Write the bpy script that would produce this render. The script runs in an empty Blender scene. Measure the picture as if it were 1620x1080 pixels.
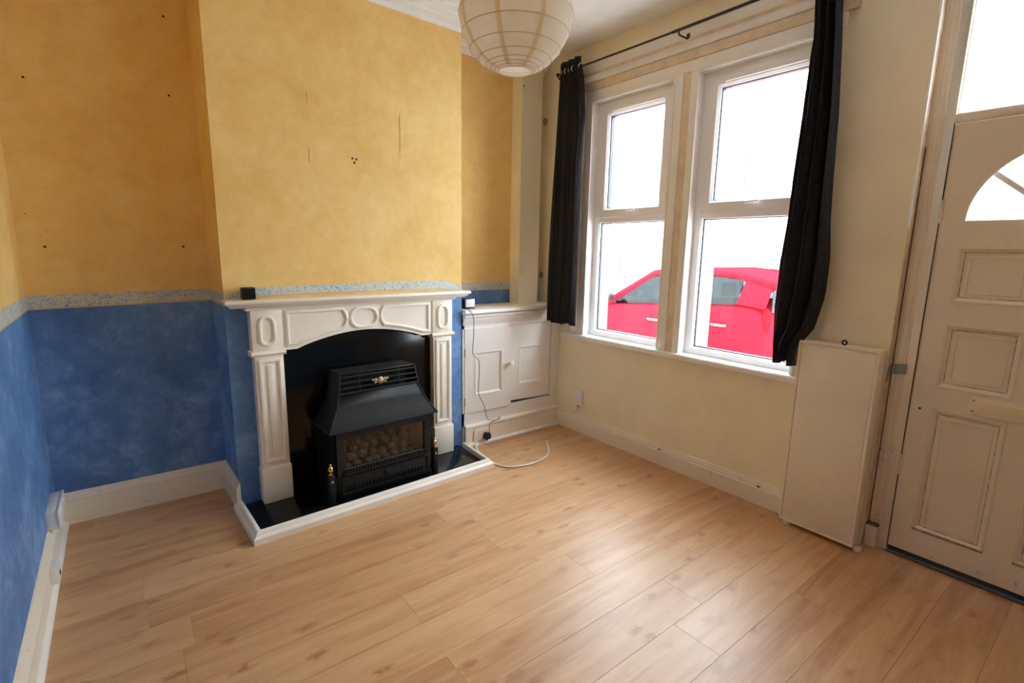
import bpy, bmesh, math, random
from mathutils import Vector, Matrix
random.seed(7)
SC = bpy.context.scene
COL = SC.collection
pi, sin, cos = math.pi, math.sin, math.cos

# ------------------------------------------------------------------ camera
CAM_H = 1.42
YAW, PIT, ROL, FPX = 0.661862, 0.177388, 0.017288, 800.48
cd = bpy.data.cameras.new('camera'); cam = bpy.data.objects.new('camera', cd); COL.objects.link(cam)
fw = Vector((sin(YAW)*cos(PIT), cos(YAW)*cos(PIT), -sin(PIT)))
rt = Vector((cos(YAW), -sin(YAW), 0)); up = rt.cross(fw)
rt2 = cos(ROL)*rt + sin(ROL)*up; up2 = -sin(ROL)*rt + cos(ROL)*up
m = Matrix((rt2, up2, -fw)).transposed().to_4x4(); m.translation = (0, 0, CAM_H)
cam.matrix_world = m
cd.sensor_width = 36.0; cd.lens = 36.0*FPX/1620.0; cd.clip_start = 0.02; cd.clip_end = 200
SC.camera = cam

# ------------------------------------------------------------------ world and light
SKY = 17.0
w = bpy.data.worlds.new('overcast_sky'); SC.world = w; w.use_nodes = True
bg = w.node_tree.nodes['Background']; bg.inputs[0].default_value = (0.875, 0.955, 1.05, 1); bg.inputs[1].default_value = SKY

def portal(name, x, y0, y1, z0, z1):
    l = bpy.data.lights.new(name, 'AREA'); l.shape = 'RECTANGLE'; l.size = z1-z0; l.size_y = y1-y0
    l.cycles.is_portal = True
    o = bpy.data.objects.new(name, l); COL.objects.link(o)
    o.location = (x, (y0+y1)/2, (z0+z1)/2); o.rotation_euler = (0, pi/2, 0)
portal('sky_portal_window', 3.16, 1.10, 2.80, 0.72, 2.52)
portal('sky_portal_door', 3.16, -0.15, 0.72, 1.5, 2.62)

vs = SC.view_settings
SC.display_settings.display_device = 'sRGB'
vs.view_transform = 'Standard'; vs.look = 'None'; vs.gamma = 1.0; vs.use_curve_mapping = False
vs.exposure = 0.20
SC.cycles.max_bounces = 14; SC.cycles.diffuse_bounces = 9; SC.cycles.glossy_bounces = 4
SC.cycles.transparent_max_bounces = 16; SC.cycles.transmission_bounces = 6
SC.cycles.use_denoising = True; SC.cycles.caustics_reflective = False; SC.cycles.caustics_refractive = False
SC.cycles.sample_clamp_indirect = 8.0

# ------------------------------------------------------------------ material helpers
class NT:
    def __init__(s, name):
        s.m = bpy.data.materials.new(name); s.m.use_nodes = True
        s.t = s.m.node_tree; s.n = s.t.nodes; s.l = s.t.links
        s.b = s.n['Principled BSDF']; s.out = s.n['Material Output']
        s._pos = None
    def node(s, k, **kw):
        n = s.n.new(k)
        for a, v in kw.items(): setattr(n, a, v)
        return n
    def link(s, a, b): s.l.new(a, b)
    def pos(s):
        if s._pos is None: s._pos = s.node('ShaderNodeNewGeometry').outputs['Position']
        return s._pos
    def mapping(s, vec, scale=(1,1,1), loc=(0,0,0)):
        n = s.node('ShaderNodeMapping'); n.inputs['Scale'].default_value = scale; n.inputs['Location'].default_value = loc
        s.link(vec, n.inputs['Vector']); return n.outputs[0]
    def noise(s, vec, scale, detail=3, rough=.55, dist=0.0):
        n = s.node('ShaderNodeTexNoise'); n.inputs['Scale'].default_value = scale; n.inputs['Detail'].default_value = detail
        n.inputs['Roughness'].default_value = rough; n.inputs['Distortion'].default_value = dist
        s.link(vec, n.inputs['Vector']); return n.outputs['Fac']
    def ramp(s, fac, stops):
        n = s.node('ShaderNodeValToRGB'); e = n.color_ramp.elements
        while len(e) < len(stops): e.new(.5)
        for el, (p, c) in zip(e, stops):
            el.position = p; el.color = (*c, 1) if len(c) == 3 else c
        s.link(fac, n.inputs[0]); return n.outputs[0]
    def mix(s, fac, a, b, mode='MIX'):
        n = s.node('ShaderNodeMix', data_type='RGBA', blend_type=mode)
        for i, v in ((0, fac), (6, a), (7, b)):
            if hasattr(v, 'links'): s.link(v, n.inputs[i])
            else: n.inputs[i].default_value = v if i == 0 else (*v, 1)
        return n.outputs[2]
    def math(s, op, a, b=0.0):
        n = s.node('ShaderNodeMath', operation=op)
        for i, v in ((0, a), (1, b)):
            if hasattr(v, 'links'): s.link(v, n.inputs[i])
            else: n.inputs[i].default_value = v
        return n.outputs[0]
    def sep(s, vec):
        n = s.node('ShaderNodeSeparateXYZ'); s.link(vec, n.inputs[0]); return n.outputs
    def color(s, c):
        if hasattr(c, 'links'): s.link(c, s.b.inputs['Base Color'])
        else: s.b.inputs['Base Color'].default_value = (*c, 1)
    def bump(s, h, strength=.2, dist=.01):
        n = s.node('ShaderNodeBump'); n.inputs['Strength'].default_value = strength; n.inputs['Distance'].default_value = dist
        s.link(h, n.inputs['Height']); s.link(n.outputs[0], s.b.inputs['Normal'])
    def set(s, rough=None, metal=None, spec=None, coat=None):
        if rough is not None: s.b.inputs['Roughness'].default_value = rough
        if metal is not None: s.b.inputs['Metallic'].default_value = metal
        if spec is not None: s.b.inputs['Specular IOR Level'].default_value = spec
        if coat is not None: s.b.inputs['Coat Weight'].default_value = coat

MAT = {}
def plain(name, c, rough=.5, metal=0, var=.12, scale=6, spec=.5, bump=0):
    t = NT(name); n = t.noise(t.pos(), scale, 4)
    lo = tuple(max(0, x*(1-var)) for x in c); hi = tuple(min(1, x*(1+var)) for x in c)
    t.color(t.ramp(n, [(.3, lo), (.7, hi)])); t.set(rough, metal, spec)
    if bump: t.bump(t.noise(t.pos(), scale*8, 3), bump, .004)
    MAT[name] = t.m; return t.m

def srgb(r, g, b):
    f = lambda v: (v/255/12.92 if v/255 <= .04045 else ((v/255+.055)/1.055)**2.4)
    return (f(r), f(g), f(b))

def wallpaper():
    t = NT('wallpaper_yellow_over_blue'); P = t.pos()
    n1 = t.noise(P, 2.6, 6, .65, .6); n2 = t.noise(P, 16, 5, .7, .3)
    n = t.math('ADD', t.math('MULTIPLY', n1, .6), t.math('MULTIPLY', n2, .4))
    yel = t.ramp(n, [(.32, (.72, .46, .140)), (.5, (.80, .55, .195)), (.68, (.85, .63, .28))])
    blu = t.ramp(n, [(.30, (.060, .135, .32)), (.5, (.108, .240, .52)), (.68, (.26, .42, .70))])
    z = t.sep(P)[2]
    f = t.math('GREATER_THAN', z, 1.14)
    t.color(t.mix(f, blu, yel)); t.set(.62, 0, .35)
    t.bump(t.noise(P, 160, 2), .12, .002)
    MAT['wallpaper'] = t.m
wallpaper()

def border_mat():
    t = NT('wallpaper_border_floral'); P = t.pos()
    v = t.node('ShaderNodeTexVoronoi'); v.inputs['Scale'].default_value = 75; t.link(P, v.inputs['Vector'])
    n = t.noise(P, 60, 4, .7, 1.2)
    c = t.ramp(n, [(.34, (.13, .26, .52)), (.45, (.36, .47, .58)), (.54, (.62, .62, .50)), (.62, (.66, .54, .24)), (.7, (.30, .42, .60))])
    c2 = t.mix(t.math('MULTIPLY', t.math('LESS_THAN', v.outputs['Distance'], .3), .55), c, (.72, .72, .62))
    t.color(c2); t.set(.6)
    MAT['border'] = t.m
border_mat()
plain('border_gold', (.62, .46, .18), .6)

def cream_paint(name, c, dirt=0.0, rough=.55, dirtz=None, thr=.53):
    t = NT(name); P = t.pos()
    n = t.noise(P, 3.2, 5, .6)
    col = t.ramp(n, [(.3, tuple(x*.94 for x in c)), (.7, tuple(min(1, x*1.05) for x in c))])
    if dirt:
        d = t.noise(P, 22, 8, .72, .4)
        msk = t.ramp(d, [(thr, (0, 0, 0)), (thr+.06, (1, 1, 1))])
        s = t.noise(P, 4, 3)
        msk = t.math('MULTIPLY', msk, t.ramp(s, [(.44, (0, 0, 0)), (.56, (1, 1, 1))]))
        msk = t.math('MULTIPLY', msk, dirt)
        if dirtz:
            k = t.math('LESS_THAN', t.math('ADD', t.sep(P)[2], t.math('MULTIPLY', n, .25)), dirtz)
            msk = t.math('MULTIPLY', msk, k)
        col = t.mix(msk, col, (.10, .085, .065))
    t.color(col); t.set(rough)
    MAT[name] = t.m
cream_paint('cream_wall', (.88, .825, .645), rough=.6)
cream_paint('cream_gloss', (.89, .885, .835), 0, .35)
cream_paint('door_paint', (.80, .735, .62), .45, .42, .20)
cream_paint('frame_paint', (.80, .725, .60), .8, .45, .62)
cream_paint('skirting_paint', (.84, .79, .68), .38, .4, 1.0, .60)
cream_paint('surround_paint', (.87, .835, .755), 0, .35)
plain('ceiling_paint', (.86, .87, .87), .8, var=.04)
def mottled(name, c, cover, dark):
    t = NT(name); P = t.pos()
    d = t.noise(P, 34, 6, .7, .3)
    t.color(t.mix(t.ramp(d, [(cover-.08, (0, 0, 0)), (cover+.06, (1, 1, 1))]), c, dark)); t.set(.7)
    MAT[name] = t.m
mottled('groove_brown', (.62, .54, .42), .52, (.26, .205, .145))  # patchy brown for the thin outline rings round the door panels
mottled('heavy_grime', (.50, .43, .33), .40, (.07, .055, .04))
plain('white_upvc', (.90, .93, .96), .25, var=.03)
plain('white_plastic', (.80, .80, .80), .3, var=.04)
plain('white_gloss', (.88, .88, .87), .3, var=.05)
cream_paint('cupboard_paint', (.82, .825, .81), 0, .35)
plain('hearth_paint', (.86, .84, .78), .35, var=.05)
plain('panel_white', (.84, .785, .67), .4, var=.04)
plain('bare_wood', (.76, .64, .48), .7, var=.12, scale=14)
plain('bare_plaster', (.70, .56, .42), .75, var=.18, scale=22)
plain('black_cloth', (.016, .016, .021), .75, var=.3, scale=30, spec=.25)
plain('black_metal', (.02, .02, .022), .4, var=.3)
plain('chrome', (.75, .75, .76), .2, 1, var=.05)
plain('brass', (.78, .52, .16), .22, 1, var=.1)
plain('old_brass', (.42, .33, .21), .5, .5, var=.35, scale=60)
plain('stove_black', (.010, .011, .012), .55, var=.2, scale=20, spec=.3)
plain('stove_dark', (.006, .006, .006), .6, var=.3, spec=.2)
plain('black_stone', (.004, .005, .006), .14, var=.5, scale=25, spec=.3)
plain('coal_grey', (.13, .112, .10), .9, var=.45, scale=60, bump=.6)
plain('firebox_beige', (.58, .47, .32), .85, var=.3, scale=12)
plain('black_plastic', (.015, .015, .016), .4, var=.2)
plain('tape_grey', (.26, .29, .30), .35, var=.25, scale=40)
plain('paper_edge', (.44, .28, .09), .8, var=.2, scale=60)
plain('plug_brown', (.09, .05, .03), .8, var=.4, scale=80)
plain('hole_dark', (.03, .02, .012), .9, var=.4, scale=80)
plain('coin_metal', (.36, .36, .34), .45, .6, var=.2, scale=60)
plain('grey_brush', (.05, .05, .05), .9, var=.3)
plain('rib_tan', (.68, .50, .28), .6, var=.1)
plain('cream_plastic', (.80, .70, .47), .35, var=.04)
plain('ivory_metal', (.82, .77, .62), .4, var=.05)
plain('asphalt', (.52, .52, .51), .9, var=.15, scale=20)
plain('paving', (.74, .73, .71), .9, var=.15, scale=8)
plain('kerb_stone', (.70, .69, .67), .9, var=.1)
plain('facade_render', (.86, .85, .83), .9, var=.08)
plain('facade_brick', (.52, .30, .22), .9, var=.3, scale=12)
plain('own_brick', (.40, .17, .13), .9, var=.3, scale=20)
plain('slate', (.30, .31, .33), .8, var=.2, scale=8)
plain('grey_glass', (.035, .045, .05), .15, var=.2)
plain('car_red', (.50, .011, .020), .5, var=.03, spec=0)
plain('car_black', (.02, .02, .022), .5)
plain('car_seat', (.06, .065, .07), .8)
plain('tyre', (.015, .015, .015), .8)
plain('alloy', (.55, .55, .56), .3, .9)
plain('tail_red', (.30, .008, .012), .5, spec=0)

def thin_glass(name, tint, gloss=.06, rough=.02):
    t = NT(name); n = t.n; n.remove(t.b)
    tr = t.node('ShaderNodeBsdfTransparent'); tr.inputs[0].default_value = (*tint, 1)
    g = t.node('ShaderNodeBsdfGlossy'); g.inputs['Roughness'].default_value = rough
    lw = t.node('ShaderNodeLayerWeight'); lw.inputs[0].default_value = .5
    fr = t.math('ADD', t.math('MULTIPLY', t.math('POWER', lw.outputs['Facing'], 5.0), .6), gloss)
    mx = t.node('ShaderNodeMixShader'); t.link(fr, mx.inputs[0])
    t.link(tr.outputs[0], mx.inputs[1]); t.link(g.outputs[0], mx.inputs[2]); t.link(mx.outputs[0], t.out.inputs[0])
    MAT[name] = t.m
thin_glass('window_glass', (.96, .98, .97), .04)
thin_glass('car_glass', (.26, .31, .33), .02)
thin_glass('fire_glass', (.80, .78, .75), .04)

def obscure_glass():
    t = NT('obscured_glass'); n = t.n; n.remove(t.b)
    tr = t.node('ShaderNodeBsdfTransparent'); tr.inputs[0].default_value = (.90, .93, .92, 1)
    tl = t.node('ShaderNodeBsdfTranslucent'); tl.inputs[0].default_value = (.92, .95, .94, 1)
    g = t.node('ShaderNodeBsdfGlossy'); g.inputs['Roughness'].default_value = .2
    bp = t.node('ShaderNodeBump'); bp.inputs['Strength'].default_value = .6
    t.link(t.noise(t.pos(), 70, 2), bp.inputs['Height'])
    for q in (tl, g): t.link(bp.outputs[0], q.inputs['Normal'])
    a = t.node('ShaderNodeMixShader'); a.inputs[0].default_value = .6
    t.link(tr.outputs[0], a.inputs[1]); t.link(tl.outputs[0], a.inputs[2])
    b = t.node('ShaderNodeMixShader'); b.inputs[0].default_value = .06
    t.link(a.outputs[0], b.inputs[1]); t.link(g.outputs[0], b.inputs[2]); t.link(b.outputs[0], t.out.inputs[0])
    MAT['obscured_glass'] = t.m
obscure_glass()

def paper(name, c, tr):
    t = NT(name); n = t.n; n.remove(t.b)
    d = t.node('ShaderNodeBsdfDiffuse'); l = t.node('ShaderNodeBsdfTranslucent')
    cc = t.ramp(t.noise(t.pos(), 25, 4), [(.3, tuple(x*.94 for x in c)), (.7, c)])
    t.link(cc, d.inputs[0]); t.link(cc, l.inputs[0])
    mx = t.node('ShaderNodeMixShader'); mx.inputs[0].default_value = tr
    t.link(d.outputs[0], mx.inputs[1]); t.link(l.outputs[0], mx.inputs[2]); t.link(mx.outputs[0], t.out.inputs[0])
    MAT[name] = t.m
paper('lantern_paper', (.96, .94, .87), .50)
paper('lantern_seam', (.93, .83, .62), .45)

def laminate():
    t = NT('beech_laminate'); P = t.pos()
    oi = t.node('ShaderNodeObjectInfo')
    off = t.node('ShaderNodeCombineXYZ'); t.link(t.math('MULTIPLY', oi.outputs['Random'], 37.0), off.inputs[0]); t.link(t.math('MULTIPLY', oi.outputs['Random'], 11.0), off.inputs[1])
    va = t.node('ShaderNodeVectorMath', operation='ADD'); t.link(P, va.inputs[0]); t.link(off.outputs[0], va.inputs[1])
    p1 = t.mapping(va.outputs[0], (1.0, 9.0, 1)); p2 = t.mapping(va.outputs[0], (3.0, 60.0, 1)); p3 = t.mapping(va.outputs[0], (5.0, 11.0, 1))
    # narrow strips printed on each board
    y = t.sep(P)[1]; st = t.math('FLOOR', t.math('DIVIDE', y, .065))
    wn = t.node('ShaderNodeTexWhiteNoise', noise_dimensions='1D'); t.link(t.math('ADD', st, t.math('MULTIPLY', oi.outputs['Random'], 50)), wn.inputs['W'])
    n1 = t.noise(p1, 1.6, 5, .6, .8); n2 = t.noise(p2, 2.2, 4, .6)
    f = t.math('ADD', t.math('ADD', t.math('MULTIPLY', n1, .62), t.math('MULTIPLY', n2, .2)), t.math('MULTIPLY', wn.outputs['Value'], .10))
    f = t.math('ADD', f, t.math('MULTIPLY', oi.outputs['Random'], .12))
    c = t.ramp(f, [(.30, (.38, .185, .080)), (.45, (.53, .300, .140)), (.60, (.62, .38, .195)), (.75, (.67, .44, .245))])
    vo = t.node('ShaderNodeTexVoronoi', voronoi_dimensions='2D'); vo.inputs['Scale'].default_value = 1.0; t.link(t.mapping(va.outputs[0], (4.2, 9.0, 1)), vo.inputs['Vector'])
    dn = t.math('ADD', vo.outputs['Distance'], t.math('MULTIPLY', t.math('SUBTRACT', t.noise(p3, 5, 4, .7, .6), .5), .62))
    sel = t.ramp(t.sep(vo.outputs['Color'])[0], [(.40, (0, 0, 0)), (.95, (1, 1, 1))])
    km = t.math('MULTIPLY', t.ramp(dn, [(.02, (1, 1, 1)), (.20, (0, 0, 0))]), sel)
    c = t.mix(t.math('MULTIPLY', km, .85), c, (.34, .115, .035))
    fl = t.ramp(t.noise(t.mapping(va.outputs[0], (1.6, 12.0, 1)), 1.5, 4, .6, 1.0), [(.52, (0, 0, 0)), (.72, (1, 1, 1))])
    c = t.mix(t.math('MULTIPLY', fl, .6), c, (.47, .20, .065))
    t.color(c)
    rr = t.math('ADD', t.math('MULTIPLY', t.noise(P, 2.4, 5, .65), .14), .33); t.link(rr, t.b.inputs['Roughness'])
    t.set(spec=.8, coat=.22); t.b.inputs['Coat Roughness'].default_value = .42
    t.bump(n2, .05, .002)
    MAT['laminate'] = t.m
laminate()
plain('floor_gap', (.30, .175, .085), .9)

# ------------------------------------------------------------------ mesh helpers
WORLD = {}   # object -> world origin
def tag(o, label=None, cat=None, group=None, kind=None):
    if label: o['label'] = label
    if cat: o['category'] = cat
    if group: o['group'] = group
    if kind: o['kind'] = kind
    return o
def empty(name, loc, label=None, cat=None, group=None, kind=None):
    o = bpy.data.objects.new(name, None); COL.objects.link(o); o.location = loc; o.empty_display_size = .1
    WORLD[o.name] = Vector(loc)
    return tag(o, label, cat, group, kind)

class MB:
    def __init__(s): s.v = []; s.f = []
    def add(s, vs, fs):
        k = len(s.v); s.v += [tuple(p) for p in vs]; s.f += [tuple(i+k for i in q) for q in fs]; return s
    def box(s, x0, x1, y0, y1, z0, z1, tf=None):
        P = [(x0,y0,z0),(x1,y0,z0),(x1,y1,z0),(x0,y1,z0),(x0,y0,z1),(x1,y0,z1),(x1,y1,z1),(x0,y1,z1)]
        if tf: P = [tf(*p) for p in P]
        return s.add(P, [(0,3,2,1),(4,5,6,7),(0,1,5,4),(1,2,6,5),(2,3,7,6),(3,0,4,7)])
    def prism(s, poly, fn, h0, h1):
        n = len(poly)
        P = [fn(a, b, h0) for a, b in poly] + [fn(a, b, h1) for a, b in poly]
        F = [tuple(range(n)), tuple(range(2*n-1, n-1, -1))] + [(i, (i+1) % n, n+(i+1) % n, n+i) for i in range(n)]
        return s.add(P, F)
    def loft(s, rings, closed=True, caps=True):
        n = len(rings[0]); P = [p for r in rings for p in r]; F = []
        for k in range(len(rings)-1):
            for i in range(n if closed else n-1):
                j = (i+1) % n; F.append((k*n+i, k*n+j, (k+1)*n+j, (k+1)*n+i))
        if caps and closed:
            F.append(tuple(range(n-1, -1, -1))); F.append(tuple((len(rings)-1)*n+i for i in range(n)))
        return s.add(P, F)
    def tube(s, path, r, n=8, closed=False):
        path = [Vector(p) for p in path]; rings = []; N = len(path); prev = None
        for i, p in enumerate(path):
            a = path[(i-1) % N] if (i > 0 or closed) else p; b = path[(i+1) % N] if (i < N-1 or closed) else p
            d = (b-a)
            if d.length < 1e-9: d = Vector((0,0,1))
            d.normalize()
            if prev is None:
                e = d.cross(Vector((0,0,1)));
                if e.length < .1: e = d.cross(Vector((1,0,0)))
            else: e = prev - d*prev.dot(d)
            e.normalize(); prev = e; g = d.cross(e)
            rr = r[i] if isinstance(r, (list, tuple)) else r
            rings.append([p + rr*(cos(2*pi*k/n)*e + sin(2*pi*k/n)*g) for k in range(n)])
        if closed: rings.append(rings[0]); return s.loft(rings, True, False)
        return s.loft(rings)
    def lathe(s, prof, c, n=20, axis='z', caps=True):
        c = Vector(c); rings = []
        for r, h in prof:
            q = []
            for k in range(n):
                a = 2*pi*k/n; x, y = r*cos(a), r*sin(a)
                d = {'z': (x, y, h), 'y': (x, h, y), 'x': (h, x, y)}[axis]
                q.append(c + Vector(d))
            rings.append(q)
        return s.loft(rings, True, caps)
    def ball(s, c, r, n=10, m=7, sq=(1,1,1)):
        prof = [(max(r*sin(pi*i/m), 1e-4), -r*cos(pi*i/m)) for i in range(m+1)]
        k = len(s.v); s.lathe(prof, (0,0,0), n)
        for i in range(k, len(s.v)):
            x, y, z = s.v[i]; s.v[i] = (c[0]+x*sq[0], c[1]+y*sq[1], c[2]+z*sq[2])
        return s
    def ring(s, path, prof, tf, closed=True, closeprof=True):
        """sweep prof [(offset, height)] along a 2D path; tf(a, h, b)"""
        N = len(path); rings = []
        for i in range(N):
            p = Vector(path[i])
            a = Vector(path[(i-1) % N]) if (i > 0 or closed) else None
            b = Vector(path[(i+1) % N]) if (i < N-1 or closed) else None
            d1 = (p-a).normalized() if a is not None else (b-p).normalized()
            d2 = (b-p).normalized() if b is not None else d1
            n1 = Vector((d1.y, -d1.x)); n2 = Vector((d2.y, -d2.x)); nn = n1+n2
            if nn.length < 1e-6: nn = n1
            nn.normalize(); k = 1/max(.35, nn.dot(n1))
            rings.append([tf(p.x+nn.x*o*k, h, p.y+nn.y*o*k) for o, h in prof])
        if closed: rings.append(rings[0])
        return s.loft(rings, closeprof, not closed)
    def build(s, name, mat, parent=None, label=None, cat=None, group=None, kind=None, bevel=0, smooth=35):
        me = bpy.data.meshes.new(name)
        bm = bmesh.new(); vv = [bm.verts.new(p) for p in s.v]
        for q in s.f:
            try: bm.faces.new([vv[i] for i in q])
            except ValueError: pass
        bmesh.ops.remove_doubles(bm, verts=bm.verts, dist=1e-6)
        bmesh.ops.recalc_face_normals(bm, faces=bm.faces)
        if bevel:
            ed = [e for e in bm.edges if len(e.link_faces) == 2 and e.calc_face_angle(0) > .5]
            bmesh.ops.bevel(bm, geom=ed, offset=bevel, segments=2, profile=.5, affect='EDGES', clamp_overlap=True)
        xs = [v.co.x for v in bm.verts]; ys = [v.co.y for v in bm.verts]; zs = [v.co.z for v in bm.verts]
        org = Vector(((min(xs)+max(xs))/2, (min(ys)+max(ys))/2, min(zs)))
        bmesh.ops.translate(bm, verts=bm.verts, vec=-org)
        bm.to_mesh(me); bm.free()
        if smooth:
            me.polygons.foreach_set('use_smooth', [True]*len(me.polygons))
            me.set_sharp_from_angle(angle=math.radians(smooth))
        me.materials.append(MAT[mat] if isinstance(mat, str) else mat)
        o = bpy.data.objects.new(name, me); COL.objects.link(o)
        WORLD[o.name] = org.copy()
        if parent is not None:
            o.parent = parent; o.location = org - WORLD[parent.name]
        else: o.location = org
        return tag(o, label, cat, group, kind)

def B(*a): return MB().box(*a)
XYZ = lambda a, b, h: (a, b, h)
def along_y(a, b, h): return (a, h, b)      # profile in x,z extruded in y
def along_x(a, b, h): return (h, a, b)      # profile in y,z extruded in x
def arc(cx, cz, rx, rz, a0, a1, n): return [(cx+rx*cos(a0+(a1-a0)*i/n), cz+rz*sin(a0+(a1-a0)*i/n)) for i in range(n+1)]
def stadium(cx, cz, w, h, n=8):
    r = min(w, h)/2
    if h >= w: return arc(cx, cz+h/2-r, r, r, 0, pi, n) + arc(cx, cz-h/2+r, r, r, pi, 2*pi, n)
    return arc(cx+w/2-r, cz, r, r, -pi/2, pi/2, n) + arc(cx-w/2+r, cz, r, r, pi/2, 3*pi/2, n)
def rect(a0, a1, b0, b1): return [(a0, b0), (a1, b0), (a1, b1), (a0, b1)]

# ------------------------------------------------------------------ room dimensions (metres, camera above the origin)
XL, XW, YB, YR, ZC = -0.35, 2.82, 3.28, -0.85, 2.86
ANG = math.radians(2.5)
OX, OY = 1.145, 2.96
def CH(u, v, z):      # chimney-breast frame: u along its face, v out into the room
    return (OX + u*cos(ANG) + v*sin(ANG), OY + u*sin(ANG) - v*cos(ANG), z)

# ---- floor of laminate boards
floor = B(XL-.05, 3.12, YR-.05, YB+.05, -.10, -.010).build('floor', 'floor_gap', label='beech laminate floor of the living room', kind='structure')
PW = .1955; y0 = .979 - PW*10
r = 0
while y0 < YB:
    a0, a1 = max(y0, YR), min(y0+PW, YB)
    if a1 > a0 + .01:
        x = XL - random.Random(r*17+3).uniform(.05, 1.25)
        while x < 2.92:
            b0, b1 = max(x, XL), min(x+1.285, 2.92)
            if b1-b0 > .02:
                B(b0+.0004, b1-.0004, a0+.0004, a1-.0004, -.010, 0).build('plank', 'laminate', floor, bevel=.0005, smooth=0)
            x += 1.285
    y0 += PW; r += 1

# ---- ceiling, walls
B(XL-.1, 3.1, YR-.1, YB+.1, ZC, ZC+.1).build('ceiling', 'ceiling_paint', label='plain off-white ceiling', kind='structure')
wall_left = B(XL-.12, XL, YR-.1, YB+.12, -.1, ZC).build('wall_left', 'wallpaper', label='left wall papered yellow above blue', kind='structure')
wall_back = B(XL, 3.10, YB, YB+.12, -.1, ZC).build('wall_back', 'wallpaper', label='alcove wall papered yellow above blue', kind='structure')
B(XL, 3.10, YR-.12, YR, -.1, ZC).build('wall_rear', 'wallpaper', label='papered wall behind the viewer', kind='structure')
cl, cr = CH(-.728, 0, 0), CH(.735, 0, 0)
wall_chimney = MB().prism([(cl[0], cl[1]), (cr[0], cr[1]), (cr[0], YB+.02), (.408, YB+.02)], XYZ, 0, ZC).build('wall_chimney', 'wallpaper', label='yellow and blue papered chimney breast', kind='structure')
# window wall with two lights and a door opening
WY = [(2.02, 2.73), (1.16, 1.866)]; WZ0, WZ1 = .785, 2.48
DY0, DY1, DZ1 = -.20, .750, 2.66
mb = MB(); T = 2.97
mb.box(XW, T, 2.715, YB+.12, -.1, ZC); mb.box(XW, T, 1.16, 2.715, -.1, WZ0-.03); mb.box(XW, T, 1.16, 2.715, WZ1, ZC)
mb.box(XW, T, 1.872, 2.02, WZ0-.03, WZ1); mb.box(XW, T, DY1, 1.16, -.1, ZC); mb.box(XW, T, DY0, DY1, DZ1, ZC); mb.box(XW, T, YR-.1, DY0, -.1, ZC)
wall_window = mb.build('wall_window', 'cream_wall', label='cream wall holding the windows and front door', kind='structure')
mb = MB(); a, b = T, 3.12
mb.box(a, b, 2.75, YB+.4, -.4, 3.4); mb.box(a, b, 1.14, 2.75, -.4, .74); mb.box(a, b, 1.14, 2.75, 2.5, 3.4)
mb.box(a, b, 1.85, 2.03, .74, 2.5); mb.box(a, b, .70, 1.14, -.4, 3.4); mb.box(a, b, -.15, .70, 2.64, 3.4); mb.box(a, b, -.15, .70, -.4, -.02); mb.box(a, b, YR-.4, -.15, -.4, 3.4)
mb.build('wall_outside', 'own_brick', label='outer brick skin of the house front', kind='structure')

# ---- cornice on chimney breast and alcoves (stepped profile)
def cornice(name, p, q, nrm, label):
    p, q, nrm = Vector(p), Vector(q), Vector(nrm)
    prof = [(0, -.085), (.012, -.085), (.016, -.060), (.05, -.048), (.055, -.035), (.085, -.030), (.09, -.018), (.135, -.012), (.14, 0), (0, 0)]
    mb = MB(); d = (q-p)
    mb.loft([[(e.x+nrm.x*o, e.y+nrm.y*o, ZC+h) for o, h in prof] for e in (p, q)])
    return mb.build(name, 'ceiling_paint', label=label, kind='structure')
n2 = (sin(ANG), -cos(ANG))
cornice('trim_1', CH(-.72, 0, 0)[:2], CH(.735, 0, 0)[:2], n2, 'moulded cornice across the chimney breast')
cornice('trim_2', (cr[0], YB), (XW, YB), (0, -1), 'moulded cornice over the right alcove')
cornice('trim_3', (XL, YB), (.41, YB), (0, -1), 'moulded cornice over the left alcove')
cornice('trim_4', (XL, YR), (XL, YB), (1, 0), 'moulded cornice along the left wall')

# ---- wallpaper border (a paper strip)
def strip(name, pts_top, pts_bot, off, label, gold=True):
    off = Vector(off); mb = MB(); g = MB()
    for i in range(len(pts_top)-1):
        a, b, c, d = map(Vector, (pts_bot[i], pts_bot[i+1], pts_top[i+1], pts_top[i]))
        mb.add([a, b, c, d, a+off, b+off, c+off, d+off], [(0,1,2,3), (4,5,6,7), (0,1,5,4), (2,3,7,6), (1,2,6,5), (3,0,4,7)])
        z = Vector((0, 0, .010))
        a, b, c, d = a-z*.2, b-z*.2, b+z*.5, a+z*.5; o2 = off*1.5
        g.add([a, b, c, d, a+o2, b+o2, c+o2, d+o2], [(0,1,2,3), (4,5,6,7), (0,1,5,4), (2,3,7,6), (1,2,6,5), (3,0,4,7)])
    o = mb.build(name, 'border', label=label, kind='structure', smooth=0)
    if gold: g.build('gold_edge', 'border_gold', o, smooth=0)
    return o
E_ = .0012
strip('trim_5', [(XL, YR, 1.172), (XL, YB, 1.172)], [(XL, YR, 1.106), (XL, YB, 1.106)], (E_, 0, 0), 'floral paper border along the left wall')
strip('trim_6', [(XL, YB, 1.172), (.41, YB, 1.186)], [(XL, YB, 1.106), (.41, YB, 1.120)], (0, -E_, 0), 'floral paper border in the left alcove')
sx = lambda t, z: (.408+(cl[0]-.408)*t, YB+(cl[1]-YB)*t, z)
strip('trim_7', [sx(0, 1.186), sx(1, 1.176)], [sx(0, 1.120), sx(1, 1.116)], (-E_, 0, 0), 'floral paper border on the chimney side')
us = [(-.72, 1.178, 1.118), (-.66, 1.188, 1.14), (-.59, 1.206, 1.158), (-.2, 1.213, 1.162), (.25, 1.219, 1.162), (.58, 1.219, 1.158), (.735, 1.176, 1.148)]
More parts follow.
